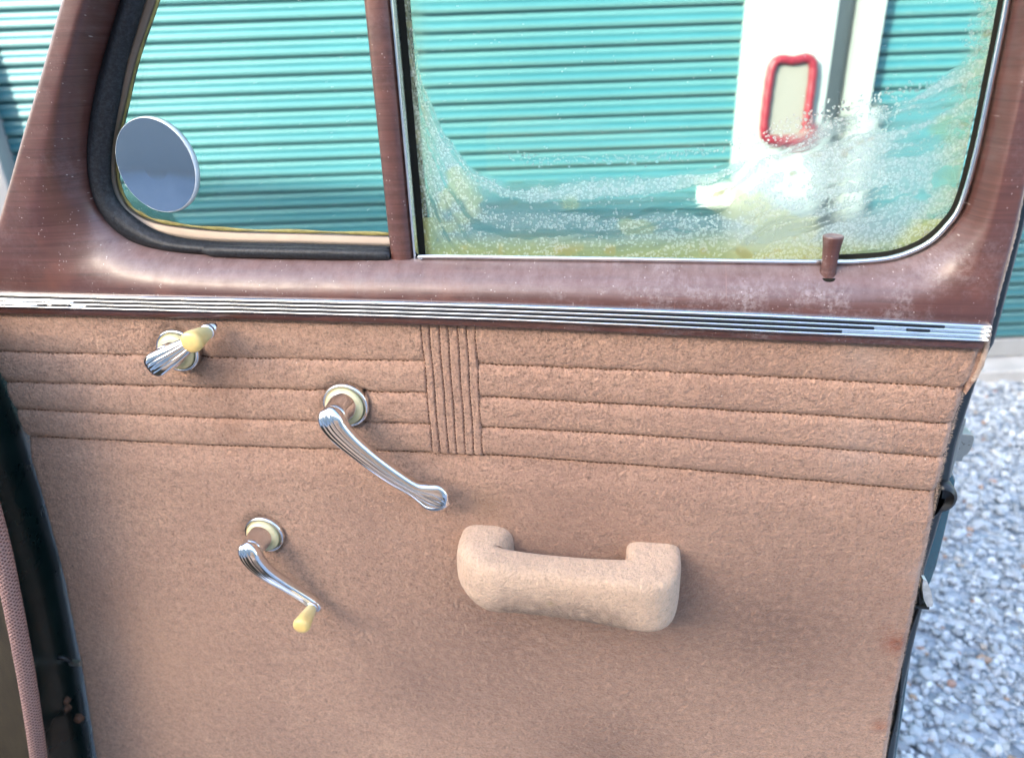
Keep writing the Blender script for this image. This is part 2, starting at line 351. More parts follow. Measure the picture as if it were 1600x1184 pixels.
def sweep(name, path, sect, mat, parent, closed=False, ref=(0, 0, 1), caps=True):
    # path: (k,3); sect(i, f) -> list of (a, b): a across (in the face), b along ref (outwards)
    P = np.asarray(path, float); n = len(P); ref = np.array(ref, float); V = []
    for i in range(n):
        if closed: T = P[(i+1) % n]-P[(i-1) % n]
        else: T = P[min(i+1, n-1)]-P[max(i-1, 0)]
        T /= np.linalg.norm(T)+1e-12
        A = np.cross(ref, T); A /= np.linalg.norm(A)+1e-12; B = np.cross(T, A)
        S = sect(i, i/max(n-1, 1))
        for a, b in S: V.append(P[i]+A*a+B*b)
    m = len(S); Fc = gridfaces(n, m, close_c=True, close_r=closed)
    if not closed and caps:
        Fc.append(tuple(range(m))[::-1]); Fc.append(tuple((n-1)*m+j for j in range(m)))
    return obj(name, V, Fc, mat, parent)
def ring(r, k=12, ry=None):
    ry = r if ry is None else ry
    return [(r*math.cos(2*math.pi*j/k), ry*math.sin(2*math.pi*j/k)) for j in range(k)]
def vnoise(x, y, seed=0):
    x = np.asarray(x, float); y = np.asarray(y, float)
    xi = np.floor(x).astype(np.int64); yi = np.floor(y).astype(np.int64); fx = x-xi; fy = y-yi
    fx = fx*fx*(3-2*fx); fy = fy*fy*(3-2*fy)
    def h(a, b):
        v = np.sin(a*127.1+b*311.7+seed*74.7)*43758.5453; return v-np.floor(v)
    return (h(xi, yi)*(1-fx)+h(xi+1, yi)*fx)*(1-fy)+(h(xi, yi+1)*(1-fx)+h(xi+1, yi+1)*fx)*fy
def fbm(x, y, seed=0, o=4):
    s = 0; a = .5
    for k in range(o): s = s+a*vnoise(x*2**k, y*2**k, seed+k*13); a *= .5
    return s
sstep = lambda a, b, x: np.clip((x-a)/(b-a), 0, 1)**2*(3-2*np.clip((x-a)/(b-a), 0, 1))

# ------------------------------------------------------------------ SETTING: ground, slab
GZ = -.055
gn = 24
gx = np.linspace(-70, 70, gn+1)
obj('ground', [(x, y, GZ) for y in gx for x in gx], gridfaces(gn+1, gn+1), 'ground', None, kind='structure')
FY = 2.85                       # the shutter plane
box('concrete_slab', (-14, 2.70, -.30), (14, 9.0, 0.0), 'concrete', None, .012, kind='structure')

# gravel: loose stones on the visible yard
ico = None
def icosphere():
    p = (1+5**.5)/2
    v = [(-1, p, 0), (1, p, 0), (-1, -p, 0), (1, -p, 0), (0, -1, p), (0, 1, p), (0, -1, -p), (0, 1, -p), (p, 0, -1), (p, 0, 1), (-p, 0, -1), (-p, 0, 1)]
    f = [(0, 11, 5), (0, 5, 1), (0, 1, 7), (0, 7, 10), (0, 10, 11), (1, 5, 9), (5, 11, 4), (11, 10, 2), (10, 7, 6), (7, 1, 8), (3, 9, 4), (3, 4, 2), (3, 2, 6), (3, 6, 8), (3, 8, 9), (4, 9, 5), (2, 4, 11), (6, 2, 10), (8, 6, 7), (9, 8, 1)]
    v = [np.array(q)/np.linalg.norm(q) for q in v]; cache = {}; f2 = []
    def mid(a, b):
        k = (min(a, b), max(a, b))
        if k not in cache:
            q = v[a]+v[b]; v.append(q/np.linalg.norm(q)); cache[k] = len(v)-1
        return cache[k]
    for a, b, c_ in f:
        x, y, z = mid(a, b), mid(b, c_), mid(c_, a); f2 += [(a, x, z), (b, y, x), (c_, z, y), (x, y, z)]
    return np.array(v), np.array(f2)
IV, IF = icosphere()
NS = 25000
px = RNG.uniform(.42, 2.75, NS); py = RNG.uniform(.35, 2.70, NS)
sz = np.clip(RNG.lognormal(math.log(.0062), .42, NS), .004, .024)
d = IV[None] * (1+.22*RNG.standard_normal((NS, len(IV), 1)).clip(-1.4, 1.4))
sc3 = RNG.uniform(.65, 1.3, (NS, 1, 3)); sc3[:, :, 2] *= .72
d = d*sc3*sz[:, None, None]
az = RNG.uniform(0, 6.283, NS); tl = RNG.normal(0, .35, NS)
ca, sa = np.cos(az)[:, None], np.sin(az)[:, None]
x, y, z = d[..., 0], d[..., 1], d[..., 2]
z2 = z*np.cos(tl)[:, None]+x*np.sin(tl)[:, None]; x = x*np.cos(tl)[:, None]-z*np.sin(tl)[:, None]
SV = np.stack([ca*x-sa*y+px[:, None], sa*x+ca*y+py[:, None], z2+GZ+(RNG.uniform(-.002, .012, NS))[:, None]], -1).reshape(-1, 3)
SF = (IF[None]+np.arange(NS)[:, None, None]*len(IV)).reshape(-1, 3)
go = quick('gravel', SV, SF, 'stone', None, kind='stuff', label='loose blue grey gravel lying in the yard beside the open door', category='gravel')
fattr(go, 'tone', np.repeat(RNG.uniform(0, 1, NS), len(IV)))

# ------------------------------------------------------------------ storage building with roller shutters
PITCHZ = .0600
def slat_profile():
    # (depth, height) of one curved slat, groove at the bottom, shallow dish in the middle
    pts = []
    for i in range(17):
        s = i/16; zz = s*PITCHZ
        bulge = .0105*(1-abs(2*s-1)**4.0) - .0036*math.exp(-((s-.52)/.13)**2)
        pts.append((-bulge, zz))
    pts[0] = (.008, 0.0); pts[1] = (.004, .0030); pts[-1] = (.008, PITCHZ-.0004)
    return pts
def shutter(x0, x1, ztop, label, latch=None):
    r = empty('roller_shutter', None, label=label, category='shutter', group='teal roller shutters of the storage building')
    r.location = (x0, FY, 0)
    pr = slat_profile(); Lx = x1-x0; V = []
    for xx in (0, Lx):
        for dd, zz in pr: V.append((xx, dd, zz))
    n = len(pr); Fc = [(j, n+j, n+j+1, j+1) for j in range(n-1)]
    Fc.append((0, n-1, 2*n-1, n))
    first = obj('slat', V, Fc, 'teal', r)
    z = .085; first.location = (0, 0, z); z += PITCHZ
    while z < ztop:
        o = first.copy(); COL.objects.link(o); o.parent = r
        o.location = (0, random.uniform(-.0012, .0012), z); o.rotation_euler = (random.gauss(0, .012), 0, 0); z += PITCHZ
    box('bottom_bar', (0, -.016, .004), (Lx, .02, .084), 'white', r, .004)
    return r
shutter(-1.872, .895, 2.45, 'wide teal roller shutter seen through the car window, left of the white post')
shutter(1.357, 4.1, 2.45, 'teal roller shutter right of the white post, its foot seen beside the car door')
bl = empty('storage_building', None, label='white storage building front with steel posts behind the car door', category='building')
box('wall_post', (.897, FY-.075, 0.0), (1.187, FY+.30, 2.6), 'white', bl, .006)
box('post_lip', (.875, FY-.045, 0.0), (.8965, FY+.02, 2.6), 'white', bl, .003)
box('wall_recess', (1.1875, FY+.06, 0.0), (1.293, FY+.30, 2.6), 'greymetal', bl)  # grey darkened to hold the post's shadow in its colour
box('recess_shade_strip', (1.1880, FY-.010, 0.0), (1.214, FY+.0595, 2.6), 'shadegrey', bl, .002)  # dark strip added for the deepest shade beside the post
box('shutter_guide', (1.2935, FY-.070, 0.0), (1.356, FY+.30, 2.6), 'white', bl, .005)
box('wall_post', (-2.16, FY-.085, 0.0), (-1.874, FY+.30, 2.6), 'white', bl, .006)
box('header_wall', (-9.0, FY-.09, 2.601), (9.0, FY+.4, 2.80), 'white', bl, .01)
box('roof', (-9.2, FY-.14, 2.801), (9.2, FY+7, 2.88), 'greymetal', bl, .01)
box('side_wall', (-9.0, FY-.08, 0.0), (-2.1605, FY+.3, 2.6), 'white', bl)
box('side_wall', (4.101, FY-.08, 0.0), (9.0, FY+.3, 2.6), 'white', bl)
box('back_wall', (-9.0, FY+6.0, 0.0), (9.0, FY+6.2, 2.8), 'white', bl)
# red framed cream plate on the post
pl = empty('wall_plate', None, label='cream plate with a thick red tube frame on the white post', category='plate')
x0, x1, z0, z1 = .966, 1.112, .955, 1.222
yy = FY-.085
box('plate', (x0, yy-.006, z0), (x1, yy+.0085, z1), 'cream', pl, .004)
loop = [(x0+.02, z0), (x1-.02, z0), (x1, z0+.02), (x1+.004, (z0+z1)/2-.02), (x1+.002, z1-.03), (x1-.022, z1+.002), ((x0+x1)/2, z1-.003), (x0+.025, z1+.001), (x0, z1-.026), (x0-.006, (z0+z1)/2), (x0-.004, z0+.03)]
loop = cat([(a, yy-.012, b) for a, b in loop], 8, True)
sweep('red_frame', loop, lambda i, f: ring(.0155+.0008*math.sin(i*1.7), 12), 'red', pl, True, ref=(0, -1, 0))
# white latch box at the foot of the wide shutter
lt = empty('shutter_latch', None, label='small white latch box low on the wide teal shutter', category='latch')
box('latch_cover', (.752, FY-.045, .722), (.872, FY-.006, .798), 'latchwhite', lt, .005)
box('latch_slide', (.8725, FY-.030, .748), (.8745, FY-.012, .776), 'greymetal', lt)
# unseen storage row, added behind the camera to shade the yard and lower facade
ob = empty('added_shade_row', None, label='unseen pale storage row added behind the camera to shade the yard', category='building')
ob.location = (0, -4.6, 0); ob.rotation_euler = (0, 0, rad(-10))
OH = 4.10
box('added_row_wall', (-18, -6.0, GZ), (14, -.30, OH), 'white', ob)
box('roof', (-18.3, -6.3, OH+.002), (14.3, 0.0, OH+.16), 'greymetal', ob)  # roof of the added, unseen row
for k in range(7):
    xx = -16+k*4.0
    box('added_row_shutter', (xx, -.299, 0.0), (xx+2.8, -.27, 2.5), 'greymetal', ob)

# ------------------------------------------------------------------ THE DOOR
A = rad(10.3)
door = empty('vintage_car', None, label='vintage car with its tan velour lined door standing open', category='car')
door.matrix_world = Matrix(((math.cos(A), 0, -math.sin(A), .0018554), (-math.sin(A), 0, -math.cos(A), .6043592), (0, 1, 0, 1.0528357), (0, 0, 0, 1)))
# local axes: x = u (hinge to latch), y = w (up), z = n (towards the seat)

def interp(pts): 
    p = np.array(sorted(pts, key=lambda q: q[0]), float); return lambda v: np.interp(v, p[:, 0], p[:, 1])
uL = interp([(-.80, -.655), (-.6894, -.6334), (-.5285, -.6032), (-.3516, -.5737), (-.2466, -.5643), (-.1534, -.5585), (-.0813, -.562), (.02, -.562)])
uR = interp([(-.80, .418), (-.4992, .4017), (-.4087, .3954), (-.3463, .3932), (-.2487, .3895), (-.1753, .3868), (-.1411, .3852), (-.0953, .3850), (-.0582, .3862), (-.0401, .3905), (-.0142, .3907), (.02, .3907)])
WTOP, WBOT = .004, -.80
SEAM = [interp([(-.62, -.0515), (-.5505, -.0511), (-.3067, -.0490), (-.0874, -.0440), (-.0257, -.0446), (.1155, -.0457), (.2528, -.0473), (.3865, -.0509), (.45, -.052)]),
        interp([(-.62, -.088), (-.5563, -.0868), (-.3141, -.0821), (-.1032, -.0778), (-.0273, -.0787), (.117, -.0804), (.2573, -.0822), (.3811, -.0848), (.45, -.086)]),
        interp([(-.62, -.121), (-.5523, -.1195), (-.3224, -.1180), (-.0901, -.1118), (-.0289, -.1114), (.1183, -.1120), (.2615, -.1146), (.3829, -.1186), (.45, -.12)]),
        interp([(-.62, -.1545), (-.5565, -.1534), (-.33, -.1512), (-.0895, -.1440), (-.0303, -.1430), (.1197, -.1448), (.2661, -.1498), (.3875, -.1545), (.45, -.156)])]
RIBS = [-.0850, -.0775, -.0682, -.0600, -.0508, -.0424, -.0339]
def panel_height(u, w):
    wob = .0009*(fbm(u*60, w*60, 3)-.5)*2
    s = [f(u)+wob for f in SEAM]
    inr = sstep(RIBS[0]-.001, RIBS[0]+.001, u)*(1-sstep(RIBS[-1]-.001, RIBS[-1]+.001, u))
    z = np.zeros_like(u)
    # fat rolls between the seams
    edges = [np.full_like(u, .012)]+s
    for a, b in zip(edges[:-1], edges[1:]):
        q = np.clip((w-b)/(a-b), 0, 1); ins = (w <= a) & (w > b)
        z += np.where(ins, .0036*(1-np.abs(2*q-1)**3.2)-.0008, 0)*(1-inr)
    for b in s[:3]: z -= .0015*np.exp(-((w-b)/.0016)**2)*(1-inr)
    z -= .0019*np.exp(-((w-s[3])/.0018)**2)
    # the narrow upright ribs
    up = (w > s[3])
    for a, b in zip(RIBS[:-1], RIBS[1:]):
        q = (u-a)/(b-a); ins = (q >= 0) & (q < 1) & up
        z += np.where(ins, .0011*np.clip(1-np.abs(2*q-1)**5, 0, 1)+.0014, 0)
    for k, a in enumerate(RIBS): z -= np.where(up, (.0017 if 0 < k < 6 else .0014)*np.exp(-((u-a-.0004*np.sin(w*90+k))/.0008)**2), 0)
    # cloth pressed in round the fittings
    for eu, ew in ((-.3372, -.0395), (-.1683, -.0915), (-.2862, -.2576)):
        rr = np.hypot(u-eu, w-ew); z -= .0022*np.exp(-((rr-.022)/.0065)**2)-.0008*np.exp(-((rr-.036)/.009)**2)*(1+.5*np.sin(np.arctan2(w-ew, u-eu)*7))
    # padded field below
    lo = sstep(0, .030, s[3]-w)
    z += np.where(w <= s[3], .0045*lo-.0010*(1-lo), 0)
    z += .0030*(fbm(u*5, w*5, 9, 3)-.45)*sstep(0, .08, s[3]-w)
    z += .0009*(fbm(u*32+w*11, w*40, 21, 3)-.5)
    z += .00055*(vnoise(u*420, w*420, 4)-.5)+.0004*(vnoise(u*800, w*800, 5)-.5)
    return z
sgrid = np.concatenate([np.linspace(0, .488, 330, endpoint=False), np.linspace(.488, .568, 180, endpoint=False), np.linspace(.568, 1, 300)]); nu, nw = len(sgrid), 520; wgrid = WTOP+(WBOT-WTOP)*np.concatenate([np.linspace(0, .24, 240, endpoint=False), np.linspace(.24, 1, nw-240)])
Wg, Sg = np.meshgrid(wgrid, sgrid, indexing='ij')
lft = uL(Wg)+.0004*(vnoise(Wg*160, Wg*0, 2)-.5)*2; rgt = uR(Wg)+.0005*(vnoise(Wg*230, Wg*0+5, 2)-.5)*2+.0010*(vnoise(Wg*33, Wg*0+9, 2)-.5)
Ug = lft+(rgt-lft)*Sg
Zg = panel_height(Ug, Wg)
ed = np.minimum(Ug-lft, rgt-Ug)
Zg = Zg-.007*(1-np.clip(ed/.008, 0, 1))**2
PV = np.stack([Ug, Wg, Zg], -1).reshape(-1, 3)
ii = np.arange(nw*nu).reshape(nw, nu)
PF = np.stack([ii[1:, :-1], ii[1:, 1:], ii[:-1, 1:], ii[:-1, :-1]], -1).reshape(-1, 4)
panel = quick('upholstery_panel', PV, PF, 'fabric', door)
# pinched stitches, one run per seam
def stitches(runs):
    V = []; Fc = []
    for (u, w, du, dw, l, b) in runs:
        L2 = math.hypot(du, dw); du, dw = du/L2, dw/L2; z = float(panel_height(np.array([u]), np.array([w]))[0])+.0005
        k = len(V)
        for s, q in ((-1, -1), (1, -1), (1, 1), (-1, 1)): V.append((u+du*l*s/2-dw*b*q/2, w+dw*l*s/2+du*b*q/2, z))
        V.append((u, w, z+.0007)); Fc += [(k, k+1, k+4), (k+1, k+2, k+4), (k+2, k+3, k+4), (k+3, k, k+4)]
    return V, Fc
for k, f in enumerate(SEAM):
    runs = []; u = -.556
    while u < .380:
        if k == 3 or not (RIBS[0]-.001 < u < RIBS[-1]+.001):
            if random.random() < (.95 if u > -.03 else .55):
                wob = .0009*(float(fbm(np.array([u*60]), np.array([float(f(u))*60]), 3)[0])-.5)*2
                runs.append((u, float(f(u))+wob+random.gauss(0, .0003), 1, random.gauss(-.05, .25), random.uniform(.0018, .0034), .0014))
        u += .0044+random.gauss(0, .0004)
    V, Fc = stitches(runs); obj('seam_stitching', V, Fc, 'thread', panel, False, kind='stuff')
for k, a in enumerate(RIBS):
    runs = []; w = -.012
    while w > float(SEAM[3](a))+.002:
        runs.append((a+.0004*math.sin(w*90+k)+random.gauss(0, .0002), w, random.gauss(0, .15), 1, random.uniform(.0015, .0028), .0009)); w -= .0042
    V, Fc = stitches(runs); obj('rib_stitching', V, Fc, 'thread', panel, False, kind='stuff')

def fuzz(name, n, edge, side, mat, parent, wr, z0):
    V = []; Fc = []
    for i in range(n):
        w = random.uniform(*wr); u = float(edge(w)); l = random.uniform(.0006, .0020); a = random.gauss(0, .7); b = .00016
        z = z0+random.uniform(-.004, .002); k = len(V); u0 = u-side*.0006
        du, dw = side*math.cos(a)*l, math.sin(a)*l
        V += [(u0-dw/l*b, w+du/l*b, z), (u0+dw/l*b, w-du/l*b, z), (u0+du*1.4, w+dw, z+random.uniform(-.0006, .0006))]; Fc.append((k, k+1, k+2))
    obj(name, V, Fc, mat, parent, False, kind='stuff')
fuzz('edge_fuzz', 5000, uR, 1, 'fringe', panel, (-.72, -.05), -.003)
fuzz('edge_fuzz', 3000, uL, -1, 'fringe', panel, (-.72, -.05), -.003)
# ---- wood-grain window frame (garnish moulding): a swept skin from the glass edge out to the flange
pairs = [  # inner u, w, n ; outer u, w ; round share
    (-.3306, .270, -.022, -.3626, .270, .40), (-.3540, .2364, -.022, -.3870, .235, .40), (-.3727, .2061, -.022, -.4085, .205, .42), (-.3922, .1686, -.022, -.4370, .166, .45),
    (-.4042, .1346, -.022, -.4640, .128, .50), (-.4074, .1049, -.022, -.4873, .0953, .58), (-.4026, .0866, -.022, -.510, .064, .62), (-.3898, .0711, -.022, -.536, .018, .52), (-.3720, .0606, -.022, -.460, .010, .66),
    (-.3293, .0528, -.022, -.37, .010, .80), (-.2496, .0493, -.022, -.2496, .010, .86), (-.1144, .0497, -.022, -.1144, .011, .86), (0, .0500, -.022, 0, .011, .86), (.1114, .0497, -.022, .1114, .009, .86), (.210, .0493, -.022, .210, .007, .86),
    (.264, .0496, -.022, .275, .005, .84), (.2900, .0500, -.022, .318, .004, .80), (.3200, .0540, -.022, .357, .003, .66), (.3430, .0655, -.021, .3878, .002, .46), (.3552, .0820, -.020, .388, .041, .40), (.3612, .0997, -.019, .3882, .078, .34), (.3630, .1374, -.018, .3870, .125, .28), (.3618, .1915, -.018, .3850, .185, .28),
    (.3600, .2413, -.018, .3835, .245, .28), (.3560, .320, -.018, .380, .330, .30), (.340, .372, -.020, .372, .410, .4), (.290, .392, -.022, .32, .438, .5), (.10, .399, -.022, .10, .442, .5), (-.12, .396, -.022, -.12, .438, .5), (-.215, .388, -.022, -.235, .430, .5), (-.255, .365, -.022, -.288, .385, .45), (-.290, .322, -.022, -.322, .325, .4)]
PP = cat(pairs, 10, True)
NR = 22; V = []
for (iu, iw, inn, ou, ow, rs) in PP:
    pr = [(0.0, inn-.016), (0.0, inn)]
    for j in range(1, 13):
        ph = math.pi/2*j/12; pr.append((rs*(1-math.cos(ph))**.92, inn+(.0105-inn)*math.sin(ph)**1.05))
    for j in range(1, 5): pr.append((rs+(1-rs)*j/4, .0105-.0012*(j/4)**2))
    pr += [(1.0, .004), (1.0, -.016)]
    for q, n in pr: V.append((iu+(ou-iu)*q, iw+(ow-iw)*q, n))
nc = len(pr); Fc = gridfaces(len(PP), nc, close_r=True)
wf = obj('window_frame', V, [f[::-1] for f in Fc], 'wood', door)
m = wf.modifiers.new('weld_smooth', 'SUBSURF'); m.levels = 0; m.render_levels = 1

# pale cut edge of the lining and the dark outer edge on the latch side
edge = cat([(.3890, .20, .001), (.3885, .1158, .002), (.3900, .0875, .002), (.3902, .0654, .002), (.3900, .0411, .002), (.3900, .012, .002), (.3925, -.010, .001), (.3930, -.030, -.001), (.3905, -.044, -.002)], 14)
sweep('lining_edge', edge, lambda i, f: ring(.0020+.0009*random.random()*random.random(), 8), 'fringe', door)
flap = [(.3895, -.012), (.3945, -.014), (.3950, -.030), (.3925, -.042), (.3870, -.056), (.3860, -.040)]
V = [(a, b, -.001+.001*math.sin(i*2)) for i, (a, b) in enumerate(flap)]+[(a, b, -.006) for a, b in flap]
obj('lining_flap', V, [tuple(range(6)), tuple(range(11, 5, -1))]+[(i, i+6, (i+1) % 6+6, (i+1) % 6) for i in range(6)], 'fabric', door, False)

rim = interp([(-.76, .438), (-.5113, .4206), (-.4103, .4119), (-.339, .4077), (-.2808, .4066), (-.2414, .4060), (-.2039, .4050), (-.1408, .4000), (-.1077, .3985), (-.0553, .4012), (-.0273, .4035), (-.0184, .4070), (.0136, .4070), (.0701, .4064), (.20, .4045), (.34, .400), (.43, .392)])
cutb = interp([(-.76, .0035), (-.40, .003), (-.34, .0015), (-.29, .001), (-.283, .006), (-.25, .0075), (-.20, .0045), (-.17, .001), (.43, .0005)])
fl = lambda w: rim(w)-cutb(w)
ws = np.concatenate([np.linspace(-.88, -.03, 66), np.linspace(-.027, .43, 40)])
# inner shell: the steel the panel is screwed to, with a rolled edge
V = []; 
for w in ws:
    r = float(fl(w)); l = float(uL(w))-.004 if w < .02 else r-.030
    if -.05 < w < .03: l = max(l, r-.05) if w > .0 else l
    V += [(r-.026, w, -.0135), (r-.004, w, -.0125), (r-.0012, w, -.0145), (r, w, -.0185), (r, w, -.030), (r-.004, w, -.034), (r-.004, w, -.066), (r-.03, w, -.066)]
obj('inner_shell', V, [f[::-1] for f in gridfaces(len(ws), 8)], 'blackedge', door)
# lower shell body behind the panel
ws2 = np.linspace(-.88, .0, 30); V = []
for w in ws2:
    V += [(float(uL(w))-.006, w, -.066), (float(uL(w))-.006, w, -.016), (float(uL(w))+.004, w, -.012), (float(fl(w))-.024, w, -.0142)]
obj('shell_back', V, [f[::-1] for f in gridfaces(30, 4)], 'blackedge', door)
# outer skin
sk = lambda w: .106+(rim(w)-.106)*1.094-float(np.interp(w, [-.5, -.33, -.30, -.18, -.16, .1], [.009, .008, .001, .001, .010, .012]))
ws3 = np.linspace(-.88, .03, 44); V = []
for w in ws3:
    r = float(sk(w)); bow = .030*(1-((w+.3)/.5)**2)
    V += [(r-.05, w, -.0665), (r-.002, w, -.0665), (r, w, -.069), (r-.002, w, -.0725), (r-.2, w, -.078-bow*.5), (-.1, w, -.082-bow), (-.45, w, -.078-bow*.5), (float(uL(w))-.012, w, -.070)]
obj('outer_skin', V, [f[::-1] for f in gridfaces(44, 8)], 'tealskin', door)
# paint-chipped lip line
lip = cat([(float(fl(w))-.0075+.002*math.sin(w*40), w, -.0118) for w in np.linspace(-.70, -.23, 24)], 4)
sweep('weather_strip', lip, lambda i, f: ring(.0016, 8), 'rubber', door)

# ---- chrome belt strip: ribs with enamelled grooves
topw = interp([(-.57, .0196), (-.3682, .0196), (-.2364, .0199), (-.1129, .0202), (.0033, .0199), (.1129, .0187), (.2164, .0171), (.3148, .0145), (.3875, .0121)])
botw = interp([(-.57, .0036), (-.3726, .0041), (-.2394, .0047), (-.1145, .0048), (.0028, .0039), (.1136, .0020), (.2184, -.0003), (.3177, -.0019), (.3875, -.0029)])
us = np.linspace(-.566, .3855, 120); NRIB = 4; V = []
sec = []
for k in range(NRIB):
    for j in range(7):
        s = j/6; sec.append(((k+.08+.84*s)/NRIB, .0126+.0036*math.sin(math.pi*(.08+.84*s))**.7))
sec = [(0.0, .008)]+sec+[(1.0, .008)]
for u in us:
    a, b = float(topw(u)), float(botw(u))
    for q, n in sec: V.append((u, a+(b-a)*q, n))
nc = len(sec); Fc = gridfaces(len(us), nc); Fc.append(tuple(range(nc))); Fc.append(tuple((len(us)-1)*nc+j for j in range(nc))[::-1])
trim = obj('belt_trim', V, Fc, 'alu', door)
ends = [((-.566, .352), ()), ((-.43, .300), ((.325, .342),)), ((-.418, .276), ((-.472, -.462), (-.456, -.436)))]
for k, (main, extra) in enumerate(ends):
    for (a, b) in (main,)+tuple(extra):
        uu = np.linspace(a, b, max(4, int((b-a)/.012))); V = []
        for i, u in enumerate(uu):
            hw = .0017 if 0 < i < len(uu)-1 else .0006
            c0 = float(topw(u))+(float(botw(u))-float(topw(u)))*(k+1)/NRIB
            V += [(u, c0+hw, .0132), (u, c0+hw*.86, .0158), (u, c0-hw*.86, .0158), (u, c0-hw, .0132)]
        obj('enamel_groove', V, gridfaces(len(uu), 4), 'groove', trim)
V = []
for u in us:
    b = float(botw(u)); l = .0078 if u > -.3 else .0078
    V += [(u, b+.003, .0080), (u, b-.0002, .0105), (u, b-l*.8, .0108), (u, b-l, .0095), (u, b-l-.0005, -.004)]
obj('belt_ledge', V, gridfaces(len(us), 5), 'wood', door)

# ---- vent window
vent = empty('vent_window', door)
vin = [(-.252, .370), (-.3148, .2698), (-.3425, .2258), (-.3676, .1839), (-.3872, .1447), (-.3950, .1152), (-.3900, .0945), (-.3738, .0796), (-.3459, .0672), (-.2994, .0613), (-.2004, .0596), (-.1168, .0580)]
vmid = [(-.262, .370), (-.3230, .2698), (-.3480, .2310), (-.3700, .1950), (-.3895, .1560), (-.4005, .1250), (-.3995, .0990), (-.3865, .0770), (-.3640, .0635), (-.3250, .0555), (-.2496, .0530), (-.1168, .0530)]
gin = [(-.2700, .370), (-.3306, .270), (-.3540, .2364), (-.3740, .2040), (-.3935, .1660), (-.4046, .1330), (-.4074, .1049), (-.3960, .0775), (-.3570, .0560), (-.2994, .0508), (-.2004, .0490), (-.1168, .0490)]
vmid = [((a+c_)/2, (b+d_)/2) for (a, b), (c_, d_) in zip(gin, vin)]
vhw = cat([(math.hypot(a-c_, b-d_)/2+.0012,) for (a, b), (c_, d_) in zip(gin, vin)], 10)[:, 0]
vp = cat([(u, w, -.026) for u, w in vmid], 10)
def rub(i, f):
    k = 14; a = []
    # thin along the top, fat along the sill
    b = max(vhw[i], .0045)
    for j in range(k):
        th = 2*math.pi*j/k; lobes = 1+.13*math.cos(4*th+.5)
        a.append((b*1.0*lobes*math.cos(th), .0085*lobes*math.sin(th)))
    return a
sweep('rubber_seal', vp, rub, 'cracked', vent)
# loose fatter length of rubber on the sill
vp2 = cat([(-.305, .0555, -.020), (-.280, .0553, -.0185), (-.22, .0548, -.018), (-.16, .0542, -.018), (-.125, .0530, -.020), (-.1165, .0515, -.022)], 10)
sweep('seal_end', vp2, lambda i, f: ring(.0058*min(1, .35+f*5, .35+(1-f)*8), 12, .0060*min(1, .3+f*5)), 'cracked', vent)
inn = [(-.240, .370), (-.3061, .2697), (-.3367, .2256), (-.3600, .1850), (-.3788, .1500), (-.3880, .1200), (-.3860, .1000), (-.3760, .0875), (-.3500, .0775), (-.2869, .0710), (-.2004, .0690), (-.1200, .0672)]
a_ = cat([(u, w, -.034) for u, w in inn], 10); b_ = cat([(u, w, -.029) for u, w in vin], 10)
V = []
for p, q in zip(a_, b_):
    V += [(p[0], p[1], -.040), (p[0], p[1], -.0330), (p[0]+(q[0]-p[0])*.12, p[1]+(q[1]-p[1])*.12, -.0318), tuple(p+(q-p)*.6), (q[0], q[1], -.0285), (q[0]+(q[0]-p[0])*.5, q[1]+(q[1]-p[1])*.5, -.036)]
obj('metal_channel', V, [f for f in gridfaces(len(a_), 6)], 'ventmetal', vent)
def pane(name, outline, n0, mat, parent, th=.005, **attrs):
    k = len(outline); V = [(u, w, n0) for u, w in outline]+[(u, w, n0-th) for u, w in outline]
    Fc = [tuple(range(k)), tuple(range(2*k-1, k-1, -1))]+[(i, i+k, (i+1) % k+k, (i+1) % k) for i in range(k)]
    return obj(name, V, Fc, mat, parent, False)
ov = [tuple(p[:2]) for p in cat([(u-.002, w-.002) for u, w in inn], 4)]+[(-.108, .066), (-.108, .372)]
pane('glass', ov[::-1] if False else ov, -.0360, 'ventglass', vent, .004)
# yellowed sealant along the glass edge
sweep('yellowed_edge', cat([(u+.0016, w+.0016, -.0352) for u, w in inn], 8), lambda i, f: ring(.0016+.0006*math.sin(i*.9), 6, .0007), 'oldyellow', vent)

# ---- division bar
V = []
for w in (.044, .10, .2, .3, .40):
    V += [(-.1165, w, -.045), (-.1158, w, -.0225), (-.1135, w, -.0185), (-.105, w, -.0172), (-.0965, w, -.0185), (-.0948, w, -.0225), (-.0944, w, -.045)]
obj('division_bar', V, gridfaces(5, 7), 'wood', door)
# main window: felt, chrome bead, glass
mw = empty('main_window', door)
V = []
for w in (.046, .2, .40):
    V += [(-.0938, w, -.045), (-.0936, w, -.0205), (-.0925, w, -.0192), (-.0912, w, -.0205), (-.0908, w, -.045)]
obj('bar_bead', V, gridfaces(3, 5), 'alu', mw)
V = []
for w in (.046, .2, .40): V += [(-.0908, w, -.030), (-.0858, w, -.0330), (-.0850, w, -.048)]
obj('bar_felt', V, gridfaces(3, 3), 'gapdark', mw)
sweep('yellowed_edge', [(-.0848, w, -.0345) for w in np.linspace(.054, .39, 40)], lambda i, f: ring(.0014+.0004*math.sin(i*2.1), 6, .001), 'oldyellow', mw)
bead = cat([(-.0850, .0500, -.0195), (-.0800, .0522, -.0195), (0, .0521, -.0195), (.1114, .0518, -.0195), (.210, .0514, -.0195), (.264, .0518, -.0195), (.2895, .0524, -.0195), (.3170, .0565, -.0195), (.3390, .0680, -.0188), (.3510, .0838, -.0178), (.3568, .1005, -.0168), (.3588, .1374, -.016), (.3578, .1915, -.016), (.3562, .2413, -.016), (.352, .320, -.016), (.338, .368, -.018)], 10)
sweep('chrome_bead', bead, lambda i, f: ring(.0021, 10, .0022), 'alu', mw)
